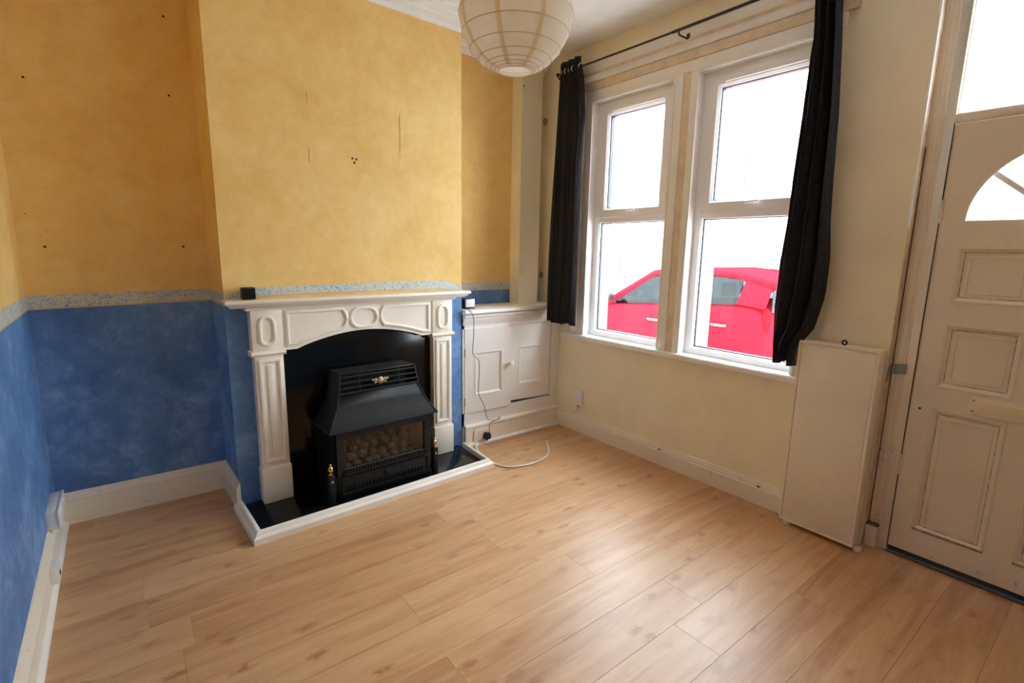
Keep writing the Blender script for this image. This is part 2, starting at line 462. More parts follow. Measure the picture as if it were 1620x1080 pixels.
strip('trim_8', [CH(u, 0, t) for u, t, b in us], [CH(u, 0, b) for u, t, b in us], (E_*sin(ANG), -E_*cos(ANG), 0), 'floral paper border above the mantelpiece')
strip('trim_9', [(cr[0], YB, 1.172), (2.52, YB, 1.174)], [(cr[0], YB, 1.114), (2.52, YB, 1.114)], (0, -E_, 0), 'floral paper border in the right alcove')

# ---- wall plugs, holes and tears in the wallpaper (parts of the walls)
def plug(parent, p, d, r=.005, mat='hole_dark'):
    p, d = Vector(p), Vector(d)
    MB().tube([p-d*.004, p+d*.0015, p+d*.003], [r, r, r*.5], 8).build('wall_plug', mat, parent)
for x, z in ((-.249, 2.148), (.306, 2.544), (.298, 2.173), (-.257, 1.401), (.298, 1.412)): plug(wall_back, (x, YB, z), (0, -1, 0), .0055)
for x, z in ((-.31, 1.55), (-.24, 1.47)): plug(wall_back, (x, YB, z), (0, -1, 0), .0025, 'plug_brown')
for du, dz in ((-.012, .008), (.012, .006), (-.001, -.014)): plug(wall_chimney, CH(du-.006, 0, 1.915+dz), (n2[0], n2[1], 0), .007, 'plug_brown')
def tear(u, z0, z1, w):
    k = 6; L = [(u+random.uniform(-.002, .002), z0+(z1-z0)*i/k) for i in range(k+1)]
    poly = [(a-w*min(1, i, k-i)*.5, z) for i, (a, z) in enumerate(L)] + [(a+w*min(1, i, k-i)*.5, z) for i, (a, z) in reversed(list(enumerate(L)))]
    poly = [p for i, p in enumerate(poly) if i == 0 or p != poly[i-1]]
    MB().prism(poly, lambda a, b, h: CH(a, h, b), -.001, .0015).build('paper_tear', 'paper_edge', wall_chimney, smooth=0)
tear(-.262, 1.87, 1.95, .004); tear(-.258, 2.17, 2.24, .003); tear(.285, 1.99, 2.22, .003)

# ------------------------------------------------------------------ skirting boards
SK = [(0, 0), (.020, 0), (.020, .112), (.017, .118), (.020, .126), (.018, .138), (.010, .150), (.006, .163), (0, .166)]
def skirt(name, p, q, nrm, label, prof=SK, mat='skirting_paint'):
    p, q, nrm = Vector(p), Vector(q), Vector(nrm)
    return MB().loft([[(e.x+nrm.x*o, e.y+nrm.y*o, h) for o, h in prof] for e in (p, q)]).build(name, mat, label=label, kind='structure', smooth=25)
bl = skirt('baseboard_left', (XL, YR), (XL, YB), (1, 0), 'cream skirting board along the left wall')
MB().prism([(XL+.02, 0), (XL+.036, 0), (XL+.034, .012), (XL+.026, .020), (XL+.02, .022)], along_y, YR, YB-.02).build('floor_bead', 'white_gloss', bl)
skirt('baseboard_back', (XL+.02, YB), (.41, YB), (0, -1), 'cream skirting board in the left alcove')
d = Vector((cl[0]-.408, cl[1]-YB)).normalized()
skirt('baseboard_chimney', (.409, YB), (cl[0]+d.x*.03, cl[1]+d.y*.03), (d.y, -d.x), 'short cream skirting return on the chimney side')
SK2 = [(0, 0), (.020, 0), (.020, .098), (.014, .104), (.016, .112), (.010, .122), (.008, .134), (0, .137)]
bw = skirt('baseboard_window', (XW, .90), (XW, 2.97), (-1, 0), 'scuffed cream skirting board under the windows', SK2)
for y, z in ((1.95, .108), (1.27, .108)): MB().ball((XW-.013, y, z), .010, 8, 6, (.35, 1.4, .8)).build('chip', 'hole_dark', bw)
# block of skirting and frame foot beside the door
B(XW-.022, XW, DY1+.004, .90, 0, .12).build('baseboard_door', 'frame_paint', label='dirty skirting block at the foot of the door frame', kind='structure', bevel=.003)

# ------------------------------------------------------------------ windows
def make_window(name, y0, y1, label):
    # y0..y1 clear opening between linings; frame set back from the room
    w = empty(name, (2.86, (y0+y1)/2, WZ0), label, kind='structure')
    ln = MB()
    ln.box(XW-.022, 2.95, y1-.012, y1, WZ0, WZ1); ln.box(XW-.022, 2.95, y0, y0+.012, WZ0, WZ1); ln.box(XW-.022, 2.95, y0+.012, y1-.012, WZ1-.012, WZ1)
    ln.build('lining', 'white_gloss', w)
    a0, a1, b0, b1 = y0+.012, y1-.012, WZ0, WZ1-.012
    tf = lambda p, h, q: (2.945-h, p, q)
    fr = [(0, 0), (0, .075), (-.040, .075), (-.050, .062), (-.050, 0)]
    MB().ring(rect(a0, a1, b0, b1), fr, tf).build('frame', 'white_upvc', w)
    B(2.872, 2.945, a0+.05, a1-.05, 1.632, 1.695).build('transom_bar', 'white_upvc', w, bevel=.004)
    # opening sash of the upper light
    sp = [(0, 0), (0, .088), (-.050, .088), (-.064, .070), (-.064, 0)]
    sash = MB().ring(rect(a0+.044, a1-.044, 1.672, b1-.034), sp, tf).build('sash', 'white_upvc', w)
    B(2.845, 2.858, a0+.10, a1-.14, b1-.078, b1-.048).build('trickle_vent', 'white_upvc', sash, bevel=.004)
    ym = (a0+a1)/2
    hd = B(2.842, 2.858, ym-.025, ym+.025, 1.703, 1.722).build('handle', 'white_plastic', sash, bevel=.004)
    MB().tube([(2.842, ym+.01, 1.712), (2.825, ym+.005, 1.712), (2.822, ym-.02, 1.713), (2.822, ym-.07, 1.716)], [.006, .007, .007, .005], 8).build('lever', 'white_plastic', hd)
    B(2.898, 2.904, a0+.10, a1-.10, 1.73, b1-.092).build('pane', 'window_glass', w, smooth=0)
    B(2.898, 2.904, a0+.045, a1-.045, b0+.045, 1.640).build('pane', 'window_glass', w, smooth=0)
    gk = MB().ring(rect(a0+.0495, a1-.0495, b0+.0495, 1.6325), [(0, .030), (0, .055), (-.006, .050), (-.006, .030)], tf); gk.build('gasket', 'black_plastic', w)
    gk = MB().ring(rect(a0+.1075, a1-.1075, 1.7355, b1-.0975), [(0, .030), (0, .066), (-.005, .060), (-.005, .030)], tf); gk.build('gasket', 'black_plastic', w)
    return w
make_window('window_1', 2.02, 2.715, 'white framed sash style window nearest the chimney breast')
make_window('window_2', 1.16, 1.872, 'white framed sash style window nearest the front door')
sill = MB().prism([(2.768, .757), (2.768, .783), (2.774, .790), (2.95, .790), (2.95, .757)], along_y, 1.115, 2.925).build('window_sill', 'white_gloss', label='white painted sill board running under both windows', kind='structure')
# architraves and head mouldings
def trim(name, mat, label, *boxes, bevel=.003):
    mb = MB()
    for bx in boxes: mb.box(*bx)
    return mb.build(name, mat, label=label, kind='structure', bevel=bevel)
t10 = trim('trim_10', 'cream_gloss', 'architrave beside the window next to the left curtain', (XW-.020, XW, 2.716, 2.775, .79, 2.60), (XW-.028, XW, 2.775, 2.84, .79, 2.60))
t11 = trim('trim_11', 'cream_gloss', 'post cover between the two windows', (XW-.0215, XW+.01, 1.8725, 1.910, .79, 2.485), (XW-.0215, XW+.01, 1.962, 2.0195, .79, 2.485), bevel=.004)
B(XW-.014, XW+.005, 1.910, 1.962, .79, 2.485).build('wood_strip', 'bare_wood', t11)
t12 = trim('trim_12', 'cream_gloss', 'board across the head of both windows', (XW-.020, XW, 1.10, 2.73, 2.481, 2.545))
t13 = trim('trim_13', 'bare_wood', 'sanded bare wood band above the windows', (XW-.026, XW, 1.05, 2.84, 2.546, 2.60), (XW-.020, XW, 1.05, 2.84, 2.652, 2.672))
t14 = MB().prism([(XW, 2.601), (XW-.034, 2.603), (XW-.042, 2.616), (XW-.036, 2.632), (XW-.026, 2.640), (XW-.022, 2.651), (XW, 2.651)], along_y, 1.05, 2.85).build('trim_14', 'white_gloss', label='moulded ledge above the bare wood band', kind='structure')
t15 = trim('trim_15', 'cream_gloss', 'flat band under the curtain pole', (XW-.014, XW, 1.05, 2.86, 2.673, 2.725))

# ------------------------------------------------------------------ door
door = empty('door_1', (2.88, .274, 0), 'cream panelled front door with fanlight and letter plate', kind='structure')
FX = 2.874
fr = MB()
fr.box(FX, 2.96, .657, DY1, 0, DZ1); fr.box(FX, 2.96, DY0, -.109, 0, DZ1)
fr.box(FX, 2.96, -.109, .657, 1.985, 2.022); fr.box(FX, 2.96, -.109, .657, 2.56, DZ1)
frame = fr.build('door_frame', 'frame_paint', door, bevel=.004)
for y in (.735, .705): MB().prism([(FX, y), (FX-.006, y-.004), (FX-.006, y-.010), (FX, y-.014)], XYZ, .0, 2.6).build('frame_bead', 'frame_paint', frame)
# reveal of bare plaster between wall face and frame, with a white edge bead above
rv = B(XW+.002, FX, DY1-.004, DY1+.001, .14, DZ1).build('bare_reveal', 'bare_plaster', door, smooth=0)
MB().tube([(XW-.002, DY1, 1.55), (XW-.002, DY1+.001, 2.1), (XW-.002, DY1, DZ1)], .006, 8).build('edge_bead', 'white_gloss', door)
# leaf: stiles and rails as boards round panels
LX, LB = 2.880, 2.924
yl, yr, yc = .6535, -.1055, .274
c1, c2 = (.573, .322), (.226, -.025)
rows = [(1.231, 1.467), (.846, 1.132), (.152, .745)]
leaf = MB()
leaf.box(LX, LB, c1[0], yl, .012, 1.980); leaf.box(LX, LB, yr, c2[1], .012, 1.980)
leaf.box(LX, LB, c2[0], c1[1], .012, 1.576)
for a, b in ((.012, .152), (.745, .846), (1.132, 1.231), (1.467, 1.576)):
    leaf.box(LX, LB, c1[1], c1[0], a, b); leaf.box(LX, LB, c2[1], c2[0], a, b)
R0 = .300
arcp = arc(yc, 1.576, R0, R0, 0, pi, 28)
# top rail cut round the fanlight
top = [(c2[1], 1.576)] + [(yc-R0*cos(pi*i/28), 1.576+R0*sin(pi*i/28)) for i in range(29)] + [(c1[0], 1.576), (c1[0], 1.980), (c2[1], 1.980)]
fnx = lambda a, b, h: (h, a, b)
up_ = [(yc-R0*cos(pi*i/28), 1.576+R0*sin(pi*i/28)) for i in range(29)]
for i in range(28):
    (a0, b0), (a1, b1) = up_[i], up_[i+1]
    leaf.prism([(a0, b0), (a1, b1), (a1, 1.980), (a0, 1.980)], fnx, LX, LB)
leafo = leaf.build('door_leaf', 'door_paint', door, smooth=0)
TFD = lambda p, h, q: (LX-h, p, q)
for ci in (c1, c2):
    for (z0, z1) in rows:
        a0, a1 = ci[1], ci[0]
        pn = MB(); pn.box(LX+.010, LB-.01, a0-.004, a1+.004, z0-.004, z1+.004)
        pp = pn.build('panel', 'door_paint', door, smooth=0)
        MB().ring(rect(a0, a1, z0, z1), [(.002, -.009), (.002, .003), (-.006, .005), (-.016, -.004), (-.022, -.0095), (-.022, -.0105), (0, -.0105)], TFD).build('panel_moulding', 'door_paint', pp)
        MB().ring(rect(a0+.036, a1-.036, z0+.036, z1-.036), [(0, -.0102), (-.004, -.006), (-.008, -.006), (-.008, -.0105)], TFD).build('raised_edge', 'door_paint', pp)
        MB().ring(rect(a0+.001, a1-.001, z0+.001, z1-.001), [(.0015, .0), (.0015, .0036), (-.0025, .0036), (-.0025, .0)], TFD).build('groove_line', 'groove_brown', pp, smooth=0)
        MB().ring(rect(a0+.0225, a1-.0225, z0+.0225, z1-.0225), [(.002, -.010), (.002, -.0080), (-.0015, -.0080), (-.0015, -.010)], TFD).build('groove_line', 'groove_brown', pp, smooth=0)
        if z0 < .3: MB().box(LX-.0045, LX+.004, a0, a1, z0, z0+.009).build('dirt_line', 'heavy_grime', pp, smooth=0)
# fanlight: pane, beading and rays
fan = [(yc-.298, 1.578)] + [(yc-.298*cos(pi*i/28), 1.578+.298*sin(pi*i/28)) for i in range(1, 28)] + [(yc+.298, 1.578)]
MB().prism(fan, fnx, 2.899, 2.905).build('fanlight_pane', 'obscured_glass', door, smooth=0)
bead = MB().ring([(yc-.298*cos(pi*i/28), 1.576+.298*sin(pi*i/28)) for i in range(29)], [(.003, -.018), (.003, -.002), (-.004, -.004), (-.010, -.018)], TFD)
bead.build('fanlight_bead', 'white_gloss', door)
for ang in (40, 90, 140):
    t = math.radians(ang); dx, dz = cos(t), sin(t)
    p0 = (yc+.10*dx, 1.576+.10*dz); p1 = (yc+.297*dx, 1.576+.297*dz); nx, nz = -dz*.011, dx*.011
    MB().prism([(p0[0]-nx, p0[1]-nz), (p0[0]+nx, p0[1]+nz), (p1[0]+nx, p1[1]+nz), (p1[0]-nx, p1[1]-nz)], fnx, 2.888, 2.914).build('ray_bar', 'white_gloss', door, bevel=.003)
MB().prism([(yc+.11*cos(pi*i/12), 1.576+.11*sin(pi*i/12)) for i in range(13)], fnx, 2.886, 2.916).build('sun_hub', 'white_gloss', door, bevel=.003)
# overlight above the door
MB().ring(rect(-.107, .655, 2.022, 2.56), [(0, -.06), (0, -.02), (-.012, -.03), (-.012, -.06)], TFD).build('overlight_bead', 'white_gloss', door)
B(2.918, 2.924, -.107, .655, 2.022, 2.56).build('overlight_pane', 'obscured_glass', door, smooth=0)
# letter plate, hinges, threshold
lp = B(LX-.010, LX-.0005, .097, .451, .758, .832).build('letter_plate', 'ivory_metal', door, bevel=.003)
B(LX-.014, LX-.010, .135, .418, .776, .816).build('flap', 'cream_plastic', lp, bevel=.0015)
for y in (.437, .111):
    for z in (.772, .818): MB().lathe([(.0045, 0), (.0045, .002), (.003, .003)], (LX-.0135, y, z), 8, 'x').build('screw', 'old_brass', lp)
for z in (.45, 1.62):
    hg = MB().tube([(LX-.004, .6555, z-.05), (LX-.004, .6555, z+.05)], .007, 8).build('hinge', 'frame_paint', door)
B(2.86, 3.12, -.109, .657, -.009, .004).build('threshold', 'hole_dark', door)
B(LX-.004, LX, yr, yl, .010, .030).build('draught_brush', 'grey_brush', leafo)
MB().tube([(LX+.002, .617, .735), (LX-.003, .617, .735)], .005, 8).build('screw_hole', 'hole_dark', leafo)
for y in (DY1-.006, ): MB().box(FX-.0012, FX+.002, y-.003, y+.001, .0, 1.9).build('gap_line', 'heavy_grime', frame, smooth=0)
B(FX-.001, FX+.002, .6545, .6575, .012, 1.984).build('gap_line', 'hole_dark', frame, smooth=0)
B(2.838, FX-.0005, .695, DY1-.006, 0, .112).build('foot_block', 'frame_paint', frame, bevel=.004)
B(2.837, FX-.001, .694, DY1-.005, .112, .118).build('gap_line', 'heavy_grime', frame, smooth=0)
# strip of tape
mb = MB(); mb.add([(FX-.0085, .735, .925), (FX-.0085, .686, .931), (FX-.0085, .684, .886), (FX-.0085, .735, .876), (FX-.0070, .735, .925), (FX-.0070, .686, .931), (FX-.0070, .684, .886), (FX-.0070, .735, .876)], [(0,1,2,3), (4,5,6,7), (0,1,5,4), (1,2,6,5), (2,3,7,6), (3,0,4,7)])
tp = mb.build('duct_tape', 'tape_grey', label='strip of grey tape stuck on the door frame by the leaning panel', cat='tape', smooth=0)
mb = MB().prism([(FX-.0072, .927), (FX-.0072, .876), (XW-.004, .835), (XW-.004, .905)], lambda a, b, h: (a, h, b), DY1-.0065, DY1-.005); mb.build('tape_end', 'tape_grey', tp, smooth=0)

# ------------------------------------------------------------------ boxed pipe column in the right alcove
cb = empty('pipe_boxing', (2.61, 3.22, 1.005), 'narrow cream boxed pipe column in the right alcove', 'boxing')
B(2.522, 2.722, 3.165, 3.177, 1.005, ZC).build('front_board', 'cream_wall', cb)
B(2.520, 2.532, 3.177, YB, 1.005, ZC).build('side_board', 'cream_wall', cb)
B(2.710, 2.722, 3.177, YB, 1.005, ZC).build('side_board', 'white_gloss', cb)
MB().lathe([(.006, 0), (.006, .002), (.003, .003)], (2.536, 3.162, 2.63), 8, 'y').build('screw', 'hole_dark', cb)
# round plates on the window wall beside the left curtain
for z, nm in ((2.436, 'small round grey metal plate high on the wall left of the left curtain'), (1.223, 'small round grey metal plate low on the wall left of the left curtain')):
    h = MB().lathe([(.026, .0), (.026, .003), (.018, .006), (.012, .007)], (0, 0, 0), 18, 'x')
    h.v = [(XW-a, 3.235+b, z+c) for a, b, c in h.v]
    o = h.build('wall_plate', 'coin_metal', label=nm, cat='wall plate', group='round wall plates')
    k = MB().lathe([(.006, .007), (.006, .012), (.004, .014)], (0, 0, 0), 10, 'x'); k.v = [(XW-a, 3.235+b, z+c) for a, b, c in k.v]
    k.build('screw', 'chrome', o)

# ------------------------------------------------------------------ alcove cupboard
CX0, CX1, CF = 1.885, 2.80, 2.985
cup = empty('alcove_cupboard', (2.34, 3.1, 0), 'low cream built-in cupboard in the right alcove', 'cupboard')
MB().box(CX0, CX1+.02, CF, CF+.018, .245, .25).box(CX0, CX1+.018, CF, YB-.001, .15, .245).box(CX0, CX1+.018, CF, CF+.02, .870, .93).box(2.735, CX1+.018, CF, CF+.02, .245, .87).box(CX0, CX0+.012, CF, YB-.001, .0, .97).box(CX0+.012, CX1+.018, YB-.02, YB-.001, 0, .97).build('carcass', 'cupboard_paint', cup)
MB().prism([(CF-.042, .978), (CF-.046, .986), (CF-.042, 1.004), (CF-.036, 1.008), (YB-.001, 1.005), (YB-.001, .972), (CF-.02, .972)], along_x, CX0-.004, CX1+.019).build('top', 'cupboard_paint', cup)
MB().prism([(CF, .895), (CF-.006, .897), (CF-.010, .915), (CF-.018, .925), (CF-.020, .945), (CF-.032, .955), (CF-.034, .971), (CF+.02, .971), (CF+.02, .895)], along_x, CX0, CX1+.018).build('cornice', 'cupboard_paint', cup)
sk = MB().prism([(CF, 0), (CF-.020, 0), (CF-.020, .128), (CF-.026, .134), (CF-.026, .150), (CF-.018, .160), (CF, .162)], along_x, CX0+.012, CX1+.018).build('plinth', 'skirting_paint', cup)
MB().prism([(CF-.020, 0), (CF-.040, 0), (CF-.036, .012), (CF-.026, .018), (CF-.020, .018)], along_x, CX0+.012, CX1-.01).build('floor_bead', 'white_gloss', sk)
def cup_door(x0, x1, z0, z1, yf, skew, knob=None, drop=0):
    tf = lambda p, h, q: (p, yf-h + skew*(p-x0), q + (drop*(x1-p)/(x1-x0) if q < (z0+z1)/2 else 0))
    st = .085
    d = MB()
    for a, b, c, e in ((x0, x0+st, z0, z1), (x1-st, x1, z0, z1), (x0+st, x1-st, z0, z0+.125), (x0+st, x1-st, z1-.095-.08, z1)):
        d.box(a, b, -.020, 0, c, e, tf=lambda p, h, q: tf(p, h, q))
    o = d.build('door', 'cupboard_paint', cup, smooth=0)
    a0, a1, b0, b1 = x0+st, x1-st, z0+.125, z1-.175
    MB().box(a0-.002, a1+.002, -.018, -.010, b0-.002, b1+.002, tf=tf).build('panel', 'cupboard_paint', o, smooth=0)
    MB().ring(rect(a0, a1, b0, b1), [(.002, -.010), (.002, .002), (-.006, .003), (-.014, -.004), (-.018, -.0102)], tf).build('panel_moulding', 'cupboard_paint', o)
    if knob:
        kx, kz = knob
        k = MB().lathe([(.007, 0), (.007, .012), (.016, .019), (.021, .028), (.018, .038), (.006, .042)], (0, 0, 0), 14, 'y')
        k.v = [(kx+a, yf-b+skew*(kx-x0), kz+c) for a, b, c in k.v]
        k.build('knob', 'white_gloss', o)
    return o
cup_door(1.900, 2.306, .250, .870, CF-.004, -.045, (2.290, .585))
cup_door(2.324, 2.730, .256, .864, CF+.016, .0, None, .016)
B(CX0+.012, CX1, CF+.040, CF+.044, .25, .87).build('dark_inside', 'hole_dark', cup)
MB().tube([(1.880, CF-.036, .0), (1.880, CF-.036, .165)], .008, 8).build('pipe_stub', 'coin_metal', cup)
for z in (.34, .70): MB().tube([(1.893, CF-.014, z-.03), (1.893, CF-.014, z+.03)], .005, 8).build('hinge', 'old_brass', cup)

# ------------------------------------------------------------------ hearth
he = empty('hearth', CH(0, .23, 0), 'black stone hearth slab edged with white moulding', 'hearth')
ZS = .024
MB().prism([(-.72, .004), (-.73, .392), (.662, .390), (.708, .07), (.70, .004)], lambda a, b, h: CH(a, b, h), 0.001, ZS).build('slab', 'black_stone', he, bevel=.002)
P3 = [(-.762, -.005), (-.765, .430), (.700, .427), (.744, .065)]
def seg(i, j):
    N = [Vector(p) for p in P3]
    pr = [(-.042, .0), (-.042, .052), (-.036, .058), (-.024, .058), (-.018, .050), (-.014, .040), (-.004, .034), (0, .028), (0, 0)]
    def nrm(a, b):
        d = (b-a).normalized(); return Vector((-d.y, d.x))
    rings = []
    for k in (i, j):
        ns = []
        if k > 0: ns.append(nrm(N[k-1], N[k]))
        if k < len(N)-1: ns.append(nrm(N[k], N[k+1]))
        n = sum(ns, Vector((0, 0))).normalized(); kk = 1/n.dot(ns[0])
        rings.append([CH(N[k].x+n.x*o*kk, N[k].y+n.y*o*kk, h) for o, h in pr])
    return MB().loft(rings).build('edge_moulding', 'hearth_paint', he, smooth=30)
seg(0, 1); seg(1, 2); seg(2, 3)

# ------------------------------------------------------------------ fire surround
U0 = -.006
S = lambda u, v, z: CH(U0+u, v, z)
fs = empty('fire_surround', S(0, .05, ZS), 'cream painted fire surround with arched frieze and mantel shelf', 'fire surround')
zb = ZS+.0005
MB().box(-.58, .58, .004, .022, zb, 1.06, tf=S).build('back_panel', 'black_stone', fs, 'black polished stone back panel', bevel=.002)
sp = [(0, 1.108), (.082, 1.108), (.092, 1.111), (.099, 1.119), (.106, 1.126), (.115, 1.131), (.117, 1.139), (.113, 1.149), (0, 1.150)]
mb = MB(); rings = []
for sg in (-1, 1):
    rings.append([S(sg*(.742 if 1.130 < z < 1.145 else (.738 if z >= 1.145 else .742-max(0, .117-max(v, .08)))), v, z) for v, z in sp])
mb.loft(rings).build('mantel_shelf', 'surround_paint', fs, bevel=.0015)
MB().prism([(.0, 1.092), (.070, 1.092), (.074, 1.098), (.084, 1.1075), (0, 1.1075)], lambda a, b, h: S(h, a, b), -.642, .642).build('bed_moulding', 'surround_paint', fs)
n = 24; half = .474
bot = [(-half, .868), (-.392, .868)] + [(-.392+.784*i/n, .868+.074*sin(pi*i/n)**.85) for i in range(1, n)] + [(.392, .868), (half, .868)]
mb = MB()
for i in range(len(bot)-1):
    (a0, b0), (a1, b1) = bot[i], bot[i+1]
    mb.prism([(a0, b0), (a1, b1), (a1, 1.092), (a0, 1.092)], lambda a, b, h: S(a, h, b), .0225, .056)
frz = mb.build('frieze', 'surround_paint', fs, smooth=0)
SV = lambda v0: (lambda p, h, q: S(p, v0+h, q))
MOULD = [(.010, 0), (.009, .008), (.003, .011), (-.003, .011), (-.009, .007), (-.010, 0)]
cz = 1.017
MB().ring(stadium(0, cz, .165, .110, 10), MOULD, SV(.056)).build('oval_moulding', 'surround_paint', frz)
def archz(u):
    t = (u+.392)/.784
    return .868 + (.074*sin(pi*t)**.85 if 0 < t < 1 else 0)
for sgn in (-1, 1):
    pts = [(.440, 1.074), (.440, .897)]
    k = 12
    for i in range(k+1):
        u = .40 - (.40-.128)*i/k; pts.append((u, archz(u)+.030))
    pts += [(.112, .990), (.107, 1.017), (.112, 1.044), (.130, 1.074)]
    if sgn < 0: pts = [(-a, b) for a, b in reversed(pts)]
    pts = list(reversed(pts))
    MB().ring(pts, MOULD, SV(.056)).build('frieze_moulding', 'surround_paint', frz)
for sgn in (-1, 1):
    r = lambda a, b: (min(sgn*a, sgn*b), max(sgn*a, sgn*b))
    def bx(a, b, v0, v1, z0, z1): u0, u1 = r(a, b); return MB().box(u0, u1, v0, v1, z0, z1, tf=S)
    leg = bx(.470, .614, .0, .066, zb+.200, .848).build('leg', 'surround_paint', fs, bevel=.003)
    bx(.466, .620, .0, .080, zb, zb+.200).build('plinth_block', 'surround_paint', leg, bevel=.004)
    MB().prism([(0, .848), (.068, .848), (.078, .853), (.083, .862), (.077, .871), (.068, .875), (0, .875)], lambda a, b, h: S(h, a, b), *r(.458, .630)).build('capital', 'surround_paint', leg)
    blk = bx(.468, .620, .0, .066, .875, 1.092).build('corner_block', 'surround_paint', fs, bevel=.003)
    MB().ring(stadium(sgn*.544, .982, .070, .145, 10), MOULD, SV(.066)).build('oval_moulding', 'surround_paint', blk)
    MB().ring(rect(*r(.494, .590), .262, .822), MOULD, SV(.066)).build('flute_moulding', 'surround_paint', leg)
    bx(.526, .558, .066, .074, .285, .800).build('flute', 'surround_paint', leg, bevel=.004)

# ------------------------------------------------------------------ gas fire
G0 = -.006
G = lambda u, v, z: CH(G0+u, max(v-.07, .0225), (ZS+.0005 if z < .0506 else z-.010))
gf = empty('gas_fire', G(0, .2, .05), 'black canopied gas fire with coals behind glass', 'fire')
zf = .0505
# firebox: open-fronted box
mb = MB()
mb.box(-.305, -.255, .034, .360, zf, .445, tf=G); mb.box(.255, .305, .034, .360, zf, .445, tf=G); mb.box(-.255, .255, .034, .060, zf, .445, tf=G); mb.box(-.255, .255, .060, .360, .425, .445, tf=G); mb.box(-.255, .255, .060, .360, zf, .165, tf=G)
mb.build('body', 'stove_dark', gf)
for a in (-.254, .246): MB().box(a, a+.008, .062, .350, .166, .424, tf=G).build('ceramic_side', 'firebox_beige', gf)
MB().box(-.246, .246, .062, .070, .166, .424, tf=G).build('ceramic_back', 'coal_grey', gf)
# front frame and glass
mb = MB().ring(rect(-.295, .295, .175, .440), [(0, 0), (0, .018), (-.040, .018), (-.046, .010), (-.046, 0)], lambda p, h, q: G(p, .360+h, q)); mb.build('front_frame', 'stove_black', gf)
MB().box(-.252, .252, .363, .367, .217, .398, tf=G).build('glass', 'fire_glass', gf, smooth=0)
# coals
rnd = random.Random(4)
rows_ = [(.322, .208, 8, 0), (.285, .243, 7, .5), (.24, .274, 7, 0), (.19, .295, 6, .5)]
for v, z, cnt, ph in rows_:
    for i in range(cnt):
        u = -.215 + .43*(i+ph*.9)/(cnt-.5) + rnd.uniform(-.006, .006)
        if abs(u) > .222: continue
        rr = rnd.uniform(.026, .031)
        MB().ball(G(u, v+rnd.uniform(-.006, .006), z+rnd.uniform(-.005, .008)), rr, 10, 7, (1, 1, .9)).build('coal', 'coal_grey', gf, smooth=60)
MB().box(-.244, .244, .08, .345, .166, .19, tf=G).build('coal_bed', 'coal_grey', gf)
# fret and lower panel
fret = MB().box(-.262, .262, .360, .392, .186, .194, tf=G).build('fret', 'stove_black', gf)
mb = MB()
for i in range(30):
    u = -.255+.51*i/29; mb.box(u-.005, u+.005, .378, .392, .194, .214, tf=G)
mb.build('fret_teeth', 'stove_black', fret, smooth=0)
lpn = MB().box(-.290, .290, .360, .378, zf+.004, .184, tf=G).build('lower_panel', 'stove_black', gf, bevel=.003)
MB().ring(rect(-.272, .272, .075, .172), [(.004, 0), (.002, .006), (-.004, .006), (-.006, 0)], lambda p, h, q: G(p, .378+h, q)).build('panel_rim', 'stove_black', lpn)
for i in range(22):
    u = -.235+.47*i/21
    MB().box(u-.004, u+.004, .378, .384, .084, .112, tf=G).build('rib', 'stove_black', lpn, smooth=0)
med = MB().lathe([(.022, 0), (.022, .004), (.014, .007), (.004, .008)], (0, 0, 0), 16, 'y'); med.v = [G(a, .378+b, .142+c) for a, b, c in med.v]; med.build('medallion', 'stove_black', lpn)
# posts with finials
for sgn in (-1, 1):
    po = MB().box(sgn*.330-.016, sgn*.330+.016, .352, .384, zf, .205, tf=G).build('post', 'stove_black', gf, bevel=.003)
    MB().box(sgn*.308-.022, sgn*.308+.022, .352, .372, zf+.02, .19, tf=G).build('bracket', 'stove_dark', po)
    c = G(sgn*.330, .368, .2052)
    MB().lathe([(.013, 0), (.014, .004), (.008, .008), (.007, .012), (.014, .022), (.0155, .032), (.011, .044), (.006, .048), (.007, .053), (.0075, .058), (.002, .064)], c, 14).build('finial', 'brass', po)
    rs = MB().lathe([(.008, 0), (.008, .002), (.004, .004)], (0, 0, 0), 10, 'y'); rs.v = [G(sgn*.330+a, .384+b, .168+q) for a, b, q in rs.v]; rs.build('rivet', 'old_brass', po)
# canopy: flared shell open underneath
lev = [(.440, .392, .336, .140), (.447, .390, .334, .140), (.50, .360, .300, .140), (.56, .337, .268, .142), (.625, .318, .247, .145), (.738, .302, .231, .150), (.742, .298, .228, .152)]
rings = [[G(-h, vb, z), G(-h, vf, z), G(h, vf, z), G(h, vb, z)] for z, vf, h, vb in lev]
# front split: solid flare, grille zone left open with bars
mb = MB(); k = 4
def q4(a, b, c, d): mb.add([a, b, c, d], [(0, 1, 2, 3)])
for i in range(len(lev)-1):
    r0, r1 = rings[i], rings[i+1]
    q4(r0[0], r0[1], r1[1], r1[0]); q4(r0[2], r0[3], r1[3], r1[2])
    if i != 4: q4(r0[1], r0[2], r1[2], r1[1])
    q4(r0[3], r0[0], r1[0], r1[3])
q4(*rings[-1])
hood = mb.build('canopy', 'stove_black', gf, smooth=40)
md = hood.modifiers.new('thickness', 'SOLIDIFY'); md.thickness = .006; md.offset = -1
# rolled edges of the canopy
MB().tube([G(-.336, .150, .441), G(-.337, .393, .441), G(.337, .393, .441), G(.336, .150, .441)], .005, 8).build('rim', 'stove_black', hood)
for sgn in (-1, 1): MB().tube([G(sgn*h, vf, z) for z, vf, h, vb in lev], .0045, 8).build('edge_roll', 'stove_black', hood)
